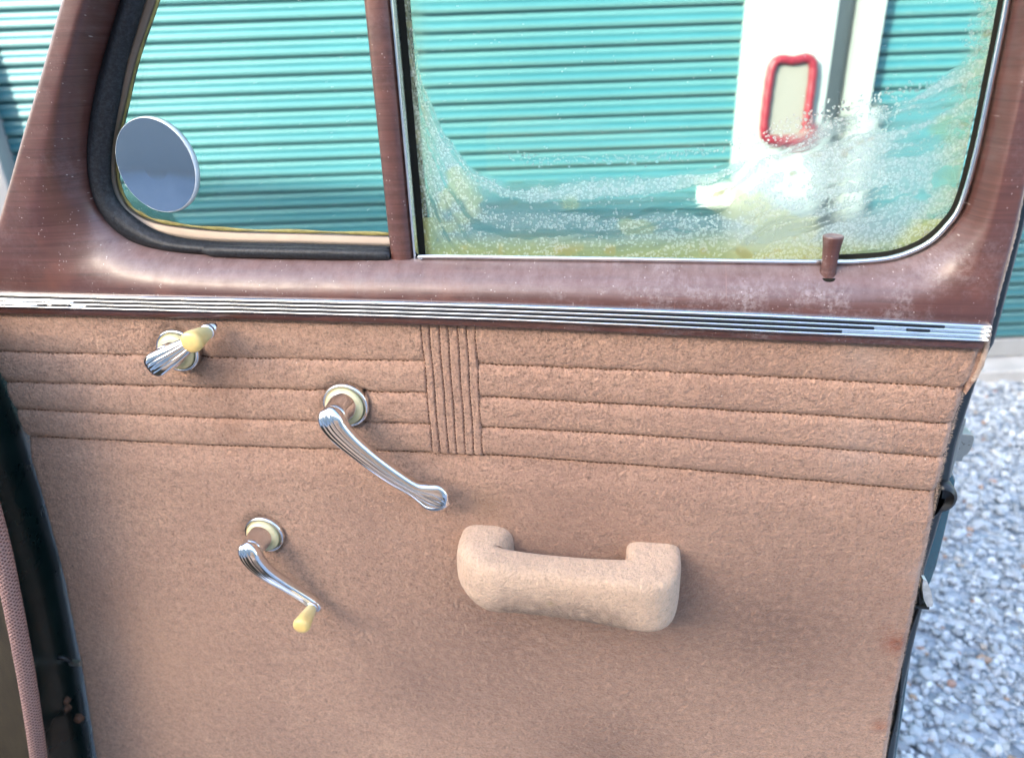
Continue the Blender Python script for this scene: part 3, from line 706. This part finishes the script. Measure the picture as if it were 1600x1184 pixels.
feltp = cat([(.2640, .0505, -.029), (.2890, .0512, -.029), (.3185, .0548, -.029), (.3410, .0658, -.028), (.3540, .0820, -.027), (.3602, .0997, -.026), (.3622, .1374, -.026), (.3612, .1915, -.026), (.3596, .2413, -.026), (.3555, .320, -.026), (.340, .372, -.026)], 8)
sweep('glass_run', feltp, lambda i, f: ring(.0052, 10, .0055), 'gapdark', mw)
V = []
for u in np.linspace(-.088, .33, 30): V += [(u, .0500, -.0205), (u, .0506, -.029), (u, .0490, -.036)]
obj('sill_felt', V, gridfaces(30, 3), 'gapdark', mw)

# laminated glass with its delaminated, bubbled margin
gu = np.linspace(-.0862, .3585, 520); gw = np.linspace(.047, .392, 400)
Gw, Gu = np.meshgrid(gw, gu, indexing='ij')
# curves: c1 = first thin arc of bubbles, c2 = top of the milky band, c3 = its lower edge
c1 = np.interp(Gu, [-.09, -.0175, -.001, .0322, .1076, .1593, .1888, .2217, .2625, .3066, .3404, .36], [.26, .1495, .1409, .1358, .1386, .1431, .1526, .1666, .1822, .1933, .2025, .21])
c2 = np.interp(Gu, [-.0865, -.076, -.062, -.0383, -.0018, .0542, .1082, .1604, .2101, .2579, .3017, .3329, .36], [.2512, .1979, .1618, .1306, .1183, .1207, .124, .1288, .1399, .1491, .1697, .1962, .23])
c3 = np.interp(Gu, [-.09, -.0648, -.0022, .0542, .1089, .1617, .2036, .22], [.13, .1242, .1046, .1045, .1081, .1121, .1067, .05])
warpn = .006*(fbm(Gu*22, Gw*30, 5)-.5)+.006*(fbm(Gu*90, Gw*90, 8)-.5)
d1, d2, d3 = c1-Gw+warpn, c2-Gw+warpn, c3-Gw+warpn
right = np.interp(Gw, [.05, .12, .1733, .2025, .2176, .2405, .32, .40], [.30, .325, .345, .338, .3395, .341, .343, .345])
dr = Gu-right+warpn
left = np.interp(Gw, [.05, .1306, .1618, .1979, .2512, .32, .40], [-.03, -.0383, -.060, -.0735, -.0795, -.080, -.080])
dlft = left-Gu+warpn*.6
dense = sstep(.165, .215, Gu)
DD = d1*dense+d2*(1-dense)
streak = fbm(Gu*11+3, DD*150+1.5*fbm(Gu*30, Gw*30, 3), 31, 4)
arc = np.exp(-((d1-.0035)/.0038)**2)*sstep(-.022, .01, Gu)*(.75+.6*(fbm(Gu*40, Gw*40, 15)-.4))
bub = np.maximum.reduce([arc*(1-dense), dense*sstep(-.002, .012, d1)*(.15+.85*sstep(.40, .58, streak)), .85*sstep(0, .006, d2)*(1-dense)*sstep(.30, .58, streak), sstep(-.002, .008, dr), .45*sstep(0, .006, dlft)])
strip = sstep(0, .006, d3)*(1-sstep(.10, .115, c3*0+(.095-Gw)*6+.10))*(1-dense)
band = sstep(0, .005, d2)
film = np.maximum.reduce([.72*band, .55*dense*sstep(.010, .03, d1), .75*sstep(.003, .014, dr), .62*sstep(0, .004, dlft)])
film = film*(.30+1.0*sstep(.36, .58, streak))
mid = band*sstep(0, .005, d3)*sstep(.083, .092, Gw)*(1-dense)*sstep(-.05, -.02, Gu)
film = film*(1-.70*mid*sstep(.35, .5, streak+.12)); bub = bub*(1-.85*mid)
lowz = band*(1-sstep(.080, .092, Gw))*(1-dense)
film = film*(1-.45*lowz*sstep(.45, .6, streak)); bub = bub*(1-lowz*.5*sstep(.4, .6, fbm(Gu*18, Gw*30, 25)))
isl = sstep(.56, .60, fbm(Gu*26, Gw*34, 43))*dense*sstep(.020, .035, d1)*sstep(.095, .105, Gw)*(1-sstep(.140, .150, Gw))
film = np.clip(film*(1-.7*isl), 0, 1); bub = bub*(1-isl)
dl2 = d2
eb = np.minimum.reduce([Gw-.052, .3555-Gu-np.where(Gw < .10, (.10-Gw)*.75, 0), Gu+.085])
yel = .9*(1-sstep(.002, .020+.014*fbm(Gu*25, Gw*25, 51), eb+.003*fbm(Gu*200, Gw*200, 4)))*(1-sstep(.25, .36, Gw))
yel = yel*np.where(Gw > .085, .45+.55*sstep(.14, .085, Gw) if False else .5, 1.0)
yel = np.maximum(yel*.85, .75*sstep(.60, .70, fbm(Gu*20, Gw*26, 61))*sstep(.0, .03, dl2)*.6)
yel = np.maximum(yel, .55*sstep(.034, .0, Gw-.052)*sstep(.12, .2, Gu)*(1-sstep(.33, .35, Gu))) if False else np.maximum(yel, .75*(1-sstep(.004, .034, Gw-.052+.012*fbm(Gu*30, Gw*50, 8)))*sstep(-.02, .16, Gu))
st = sstep(.70, .78, fbm(Gu*52, Gw*66, 71))*sstep(.0, .02, dl2)*.6
st = np.maximum(st, sstep(.60, .66, fbm(Gu*70, Gw*70, 73))*(1-sstep(.004, .014, eb))*.55)
film = np.maximum(film, yel*.5)
nv = Gu.size
GV = np.stack([Gu, Gw, np.full_like(Gu, -.0335)], -1).reshape(-1, 3)
jj = np.arange(nv).reshape(Gu.shape)
GF = np.stack([jj[:-1, :-1], jj[:-1, 1:], jj[1:, 1:], jj[1:, :-1]], -1).reshape(-1, 4)
bk = np.array([(gu[0], gw[0], -.0390), (gu[-1], gw[0], -.0390), (gu[-1], gw[-1], -.0390), (gu[0], gw[-1], -.0390)])
GV = np.concatenate([GV, bk]); q = nv
GF = np.concatenate([GF, [[q+3, q+2, q+1, q]], [[jj[0, -1], jj[0, 0], q, q+1]], [[jj[-1, 0], jj[-1, -1], q+2, q+3]], [[jj[0, 0], jj[-1, 0], q+3, q]], [[jj[-1, -1], jj[0, -1], q+1, q+2]]])
glass = quick('glass', GV, GF, 'glass', mw)
sm = np.ones(len(GF), bool); sm[-5:] = False; glass.data.polygons.foreach_set('use_smooth', sm)
for nme, arr in (('film', film), ('bubble', bub), ('yellow', yel), ('stain', st)): fattr(glass, nme, np.concatenate([arr.ravel(), np.zeros(4)]))

# ---- round stick-on mirror on the vent glass
mir = empty('round_mirror', door)
mir.location = (-.3315, .1345, -.0230); mir.rotation_euler = (rad(1.2), rad(-5.6), 0); mr = .0432
o_ = lathe('mirror_glass', [(mr*.965, .0), (mr*.965, .0052), (mr*.3, .0054), (mr*.02, .0054)], (0, 0, 0), 'mirror', mir, 64)
o_.data.polygons.foreach_set('use_smooth', [False]*len(o_.data.polygons))
lathe('bevelled_edge', [(mr, -.0002), (mr, .0028), (mr*.992, .0040), (mr*.975, .0050), (mr*.966, .0050), (mr*.966, .001)], (0, 0, 0), 'mirroredge', mir, 64)
lathe('adhesive_pad', [(mr*.5, -.0085), (mr*.5, 0.0), (mr*.1, .0)], (0, 0, 0), 'rubber', mir, 32)

# ---- lock knob
lk = empty('lock_knob', door); kc = (.2646, .0370, -.0105)
lathe('knob', [(.0066, -.004), (.0066, .004), (.0062, .012), (.0063, .022), (.0069, .030), (.0078, .0355), (.0082, .0375), (.0080, .0388), (.0066, .0392), (.0058, .0384), (.001, .0382)], kc, 'wood', lk, 56, 'w', .012)
lathe('grommet', [(.0088, .001), (.0090, .0035), (.0082, .0050), (.0068, .0052), (.0066, .002)], kc, 'gapdark', lk, 32, 'w')

# ---- chrome cranks and handle
def escutcheon(parent, cu, cw, r=.0232):
    lathe('escutcheon', [(r, -.004), (r*1.0, .0035), (r*.985, .0058), (r*.94, .0074), (r*.88, .0078), (r*.83, .0066), (r*.80, .004)], (cu, cw, .0005), 'chrome', parent, 56)
    o = lathe('ivory_washer', [(r*.815, .003), (r*.81, .0085), (r*.78, .0108), (r*.70, .0126), (r*.58, .0136), (r*.44, .0138), (r*.42, .010)], (cu, cw, .0005), 'ivory', parent, 48)
    fattr(o, 'tip', np.zeros(len(o.data.vertices)))
def ribsect(wd, ht, ribs=5, depth=.0006, k=144):
    S = []
    for j in range(k):
        th = 2*math.pi*j/k; cx_, sx_ = math.cos(th), math.sin(th)
        a = wd*math.copysign(abs(cx_)**.75, cx_); b = ht*math.copysign(abs(sx_)**.75, sx_)
        if sx_ > .5 and ribs and abs(a/wd) < .62: b -= depth*max(0, math.cos((a/wd)/.62*math.pi*(ribs-.5)))**2
        S.append((a, b))
    return S
def arm(name, ctrl, parent, ribs=4, k=10, depth=.0006):
    C5 = cat(ctrl, k); C5[:, 2] *= .90       # u, w, n, half width, half height
    return sweep(name, C5[:, :3], lambda i, f: ribsect(max(C5[i, 3], .0003), max(C5[i, 4], .0003), ribs, depth), 'chrome', parent)
def hub(parent, cu, cw, top, r0=.0125, r1=.0100):
    top *= .88
    prof = [(r0*1.05, .008), (r0, .013), (r0*.93, .02), (r1, .028), (r1, top-.006), (r1*.92, top-.002), (r1*.7, top+.001), (r1*.3, top+.0024), (.0002, top+.0026)]
    o = lathe('hub', prof, (cu, cw, 0), 'chrome', parent, 40); return o
def knob(parent, cu, cw, n0, n1, r0=.0048, r1=.0082, tu=0, tw=0):
    o0 = lathe('ferrule', [(r0*.9, -.004), (r0*1.15, -.001), (r0*1.18, .002), (r0*1.0, .003)], (cu, cw, n0), 'chrome', parent, 28)
    L = n1-n0; prof = [(r0, .001), (r0*1.02, L*.1), (r0+(r1-r0)*.45, L*.4), (r0+(r1-r0)*.85, L*.7), (r1, L*.84), (r1*.97, L*.92), (r1*.82, L*.975), (r1*.5, L), (.0003, L*1.005)]
    o = lathe('knob', prof, (cu, cw, n0), 'ivory', parent, 36)
    fattr(o, 'tip', np.clip((np.repeat([p[1] for p in prof], 36)/L-.1)/.75, 0, 1)**.8)
# window crank
cr = empty('window_crank', door, label='window crank with ivory knob, lowest of the chrome fittings')
cu, cw = -.2862, -.2576
escutcheon(cr, cu, cw); hub(cr, cu, cw+.002, .042, .0140, .0118)
arm('arm', [(cu-.0035, cw+.0100, .0385, .0035, .0030), (cu-.0025, cw+.0080, .0405, .0098, .0070), (cu+.0005, cw+.000, .0430, .0120, .0086), (cu+.005, cw-.012, .0430, .0110, .0082), (cu+.014, cw-.028, .0395, .0090, .0072), (cu+.027, cw-.047, .0320, .0074, .0064), (cu+.041, cw-.067, .0240, .0070, .0062), (cu+.0520, cw-.0805, .0212, .0074, .0062), (cu+.0570, cw-.0865, .0208, .0052, .0046), (cu+.0590, cw-.0885, .0206, .0015, .0015)], cr, 4, depth=.00055)
knob(cr, cu+.0525, cw-.0805, .0240, .0570, .0056, .0096)
# inside door handle
hd = empty('door_handle', door, label='long ribbed chrome lever handle')
cu, cw = -.1683, -.0915
escutcheon(hd, cu, cw, .0238); hub(hd, cu, cw+.002, .041, .0148, .0125)
arm('lever', [(cu-.0055, cw+.0105, .0380, .0038, .0030), (cu-.0042, cw+.0082, .0400, .0105, .0072), (cu-.001, cw+.0010, .0425, .0132, .0090), (cu+.004, cw-.009, .0430, .0126, .0086), (cu+.016, cw-.024, .0425, .0110, .0078), (cu+.033, cw-.042, .0405, .0100, .0072), (cu+.052, cw-.0605, .0370, .0095, .0068), (cu+.069, cw-.074, .0340, .0088, .0066), (cu+.079, cw-.0800, .0325, .0125, .0070), (cu+.0885, cw-.0850, .0315, .0165, .0070), (cu+.0970, cw-.0895, .0310, .0130, .0060), (cu+.1020, cw-.0922, .0308, .0060, .0036), (cu+.1027, cw-.0926, .0307, .0010, .0010)], hd, 4, depth=.00065)
# vent window crank
vc = empty('vent_crank', door, label='small crank with ivory knob turned upwards, next to the belt trim')
cu, cw = -.3372, -.0395
escutcheon(vc, cu, cw, .0230); hub(vc, cu, cw, .037, .0135, .0115)
arm('arm', [(cu-.0095, cw-.0060, .0375, .0030, .0026), (cu-.0080, cw-.005, .0390, .0100, .0066), (cu-.002, cw-.0014, .0405, .0124, .0080), (cu+.009, cw+.005, .0395, .0112, .0074), (cu+.024, cw+.0135, .0340, .0086, .0062), (cu+.038, cw+.0220, .0265, .0056, .0050), (cu+.0480, cw+.0280, .0220, .0058, .0052), (cu+.0535, cw+.0312, .0210, .0050, .0046), (cu+.0565, cw+.0330, .0208, .0020, .0018)], vc, 4, depth=.00055)
knob(vc, cu+.0495, cw+.0285, .0230, .0540, .0062, .0104)

# ---- padded pull handle
pu = [(-.0330, -.010, .0290, .0300), (-.0332, .008, .0290, .0310), (-.0335, .022, .0285, .0315), (-.0325, .034, .0265, .0318), (-.0270, .0445, .0235, .0318), (-.0150, .0490, .0225, .0316), (.004, .0490, .0210, .0312), (.030, .0485, .0205, .0308), (.055, .0483, .0205, .0308), (.085, .0485, .0208, .0308), (.108, .0490, .0222, .0308), (.1290, .0485, .0224, .0308), (.1362, .0430, .0240, .0306), (.1370, .0270, .0272, .0304), (.1368, .008, .0278, .0302), (.1368, -.010, .0278, .0300)]
PA = cat(pu, 8); K = 40; V = []
P3 = [np.array((p[0], 0, p[1])) for p in PA]
for i, p in enumerate(PA):
    T = P3[min(i+1, len(PA)-1)]-P3[max(i-1, 0)]; T /= np.linalg.norm(T)
    side = np.cross((0, 1, 0), T); wc = -.2550-.0055*(p[0]+.033)/.17
    # top is rounder at the two ends, lower corner of the left end well rounded
    for j in range(K):
        th = 2*math.pi*(j+.5)/K; c_, s_ = math.cos(th), math.sin(th); e = .58-.24*min(1, max(0, (p[0]+.02)/.13)); sg0 = math.sin(math.pi*min(max((p[0]+.03)/.165, 0), 1))**.5
        a = p[2]*math.copysign(abs(c_)**e, c_)*(.97 if not (c_ < 0 and s_ < 0) else .97-.42*s_*s_*sg0); b = p[3]*math.copysign(abs(s_)**e, s_)
        sg = math.sin(math.pi*min(max((p[0]+.03)/.165, 0), 1))
        v = P3[i]*1.0+side*a+np.array((0, wc+b-(.0035 if s_ > 0 else .0010)*sg, 0))
        if s_ < 0 and v[0] < -.020: v[1] += .020*min(1, (-.020-v[0])/.042)**1.6*min(1, -s_*1.2)
        V.append(v)
Fc = gridfaces(len(PA), K, close_c=True)
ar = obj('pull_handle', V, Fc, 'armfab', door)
m = ar.modifiers.new('smooth', 'SUBSURF'); m.levels = 0; m.render_levels = 2
# ---- latch side hardware
bo = empty('latch_bolt', door)
V = []
prof = [(-.1045, .0), (-.1045, .0150), (-.1060, .0175), (-.1090, .0190), (-.1180, .0195), (-.1240, .0180), (-.1285, .0150), (-.1305, .0125), (-.1360, .0125), (-.1360, .0)]
for n in (-.0255, -.040):
    for w, d_ in prof: V.append((.4020+d_*.72, w*.92-.0105, n))
n9 = len(prof)
bb = obj('bolt', V, [tuple(range(n9))[::-1], tuple(n9+j for j in range(n9))]+[(j, (j+1) % n9, n9+(j+1) % n9, n9+j) for j in range(n9)], 'steel', bo, False)
mm = bb.modifiers.new('bevel', 'BEVEL'); mm.width = .0012; mm.segments = 2
box('bolt_plate', (.3985, -.150, -.052), (.4025, -.088, -.020), 'steel', bo, .001)
bu = empty('rubber_bumper', door)
V = []
prof = [(-.004, -.1490)]+[(.0005+.0138*math.cos(a)*1.0, -.1640+.0152*math.sin(a)) for a in np.linspace(math.pi*.5, -math.pi*.42, 15)]+[(.0, -.1830), (-.004, -.187)]
for n, k in ((-.0030, .72), (-.0040, .88), (-.0065, .97), (-.010, 1.0), (-.030, 1.0), (-.034, .9)):
    for d_, w in prof: V.append((.3915+d_*k, -.1645+(w+.1645)*k, n))
n9 = len(prof); Fc = gridfaces(6, n9, close_c=True)+[tuple(range(n9)), tuple(5*n9+j for j in range(n9))[::-1]]
obj('bumper', V, Fc, 'rubber', bu)
dv = empty('dovetail_wedge', door)
prof = [(.3945, -.257), (.3985, -.259), (.4040, -.270), (.4085, -.282), (.4095, -.2895), (.4050, -.2905), (.4000, -.282), (.3965, -.270)]
V = [(a, b, -.0065) for a, b in prof]+[(a, b, -.03) for a, b in prof]
obj('wedge', V, [tuple(range(7, -1, -1)), tuple(range(8, 16))]+[(i, (i+1) % 8, (i+1) % 8+8, i+8) for i in range(8)], 'wedgesteel', dv, False)
box('wedge_foot', (.392, -.296, -.03), (.4085, -.2925, -.0085), 'rubber', dv, .001)

# ------------------------------------------------------------------ the car body at the hinge
car = door
wl_pts = [(-.5250, .020, .086), (-.5280, -.060, .085), (-.5340, -.150, .083), (-.5475, -.2392, .080), (-.5605, -.3105, .080), (-.5759, -.3878, .080), (-.5945, -.4725, .080), (-.6215, -.5833, .080), (-.655, -.70, .080), (-.70, -.86, .080)]
wlp = cat(wl_pts, 14)
wlo = sweep('windlace', wlp, lambda i, f: ring(.0094, 20), 'windlace', car)
uvl = wlo.data.uv_layers.new(name='weave')
s_arr = np.concatenate([[0], np.cumsum(np.linalg.norm(np.diff(wlp, axis=0), axis=1))])
for p in wlo.data.polygons:
    for li, vi in zip(p.loop_indices, p.vertices):
        i, j = divmod(vi, 20)
        jj_ = 20 if (j == 0 and any((v % 20) == 19 for v in p.vertices)) else j
        x_ = jj_/20*16; y_ = s_arr[min(i, len(s_arr)-1)]/.0037
        uvl.data[li].uv = ((x_+y_)*.7071, (x_-y_)*.7071)
V = []
for p in wlp:
    u, w, n = p; l = float(uL(max(w, -.78)))
    V += [(u-.012, w, n-.002), (u+.004, w, n-.0085), (min(u+.010, l-.012), w, n-.020), (l-.010, w, .030), (l-.014, w, .004), (l-.022, w, -.030), (l-.060, w, -.075), (l-.15, w, -.10)]
obj('hinge_pillar', V, gridfaces(len(wlp), 8), 'darkgreen', car)
V = []
for p in wlp:
    u, w, n = p; V += [(u-.0085, w, n+.001), (u-.020, w, n-.006), (u-.20, w, n-.10), (u-.60, w, n-.32)]
obj('kick_panel', V, [f[::-1] for f in gridfaces(len(wlp), 4)], 'carpet', car)
# hinge check strap
ck = cat([(-.6120, -.4770, .018), (-.6060, -.4700, .020), (-.5985, -.4720, .018), (-.5960, -.4800, .014)], 6)
sweep('check_strap', ck, lambda i, f: ring(.0032, 8), 'rubber', car)
box('strap_arm', (-.6060, -.4950, .004), (-.5890, -.4885, .010), 'steel', car, .001)
for (u, w, r) in ((-.622, -.560, .0065), (-.616, -.545, .0045), (-.608, -.578, .0060)):
    lathe('hinge_bolt', [(r*1.2, .0), (r*1.2, .002), (r, .0022), (r, .006), (r*.6, .0075), (.0003, .0076)], (u, w, .0195), 'rustbolt', car, 6)
# sill with ribbed scuff plate running back from the hinge, and the floor behind it
AL = rad(34)
rb = np.array((math.cos(AL), 0, math.sin(AL))); inw = np.array((-math.sin(AL), 0, math.cos(AL)))
H0 = np.array((-.66, -.76, .06))
def carbox(name, s0, s1, i0, i1, w0, w1, mat, bev=.004):
    V = []
    for w in (w0, w1):
        for s, i in ((s0, i0), (s1, i0), (s1, i1), (s0, i1)):
            p = H0+rb*s+inw*i; V.append((p[0], p[1]+w, p[2]))
    o = obj(name, V, [(0, 1, 2, 3), (7, 6, 5, 4), (0, 4, 5, 1), (1, 5, 6, 2), (2, 6, 7, 3), (3, 7, 4, 0)], mat, car, False)
    if bev:
        m = o.modifiers.new('bevel', 'BEVEL'); m.width = bev; m.segments = 2
carbox('rocker_sill', 0, 1.25, -.05, .06, -.12, .0, 'darkgreen', .01)
carbox('scuff_plate', .18, 1.10, -.030, .050, .0005, .004, 'alu', .001)
carbox('floor', -.5, 1.6, .061, 1.3, -.10, -.03, 'carpet', .004)
carbox('seat_base', .55, 1.25, .14, 1.2, -.028, .26, 'armfab', .05)
carbox('seat_back', 1.12, 1.35, .12, 1.2, .261, .80, 'armfab', .06)
# front fender crown beyond the door
V = []; nfa, nfb = 14, 14
for i in range(nfa):
    for j in range(nfb):
        s = i/(nfa-1); th = math.pi*j/(nfb-1)
        V.append((-1.02-.9*s*.35-.26*math.cos(th), -.16+.10*math.sin(th)-.03*s-.5*(abs(math.cos(th))**6), -.38-.9*s*.93))
obj('front_fender', V, gridfaces(nfa, nfb), 'darkgreen', car)

bpy.context.view_layer.update()
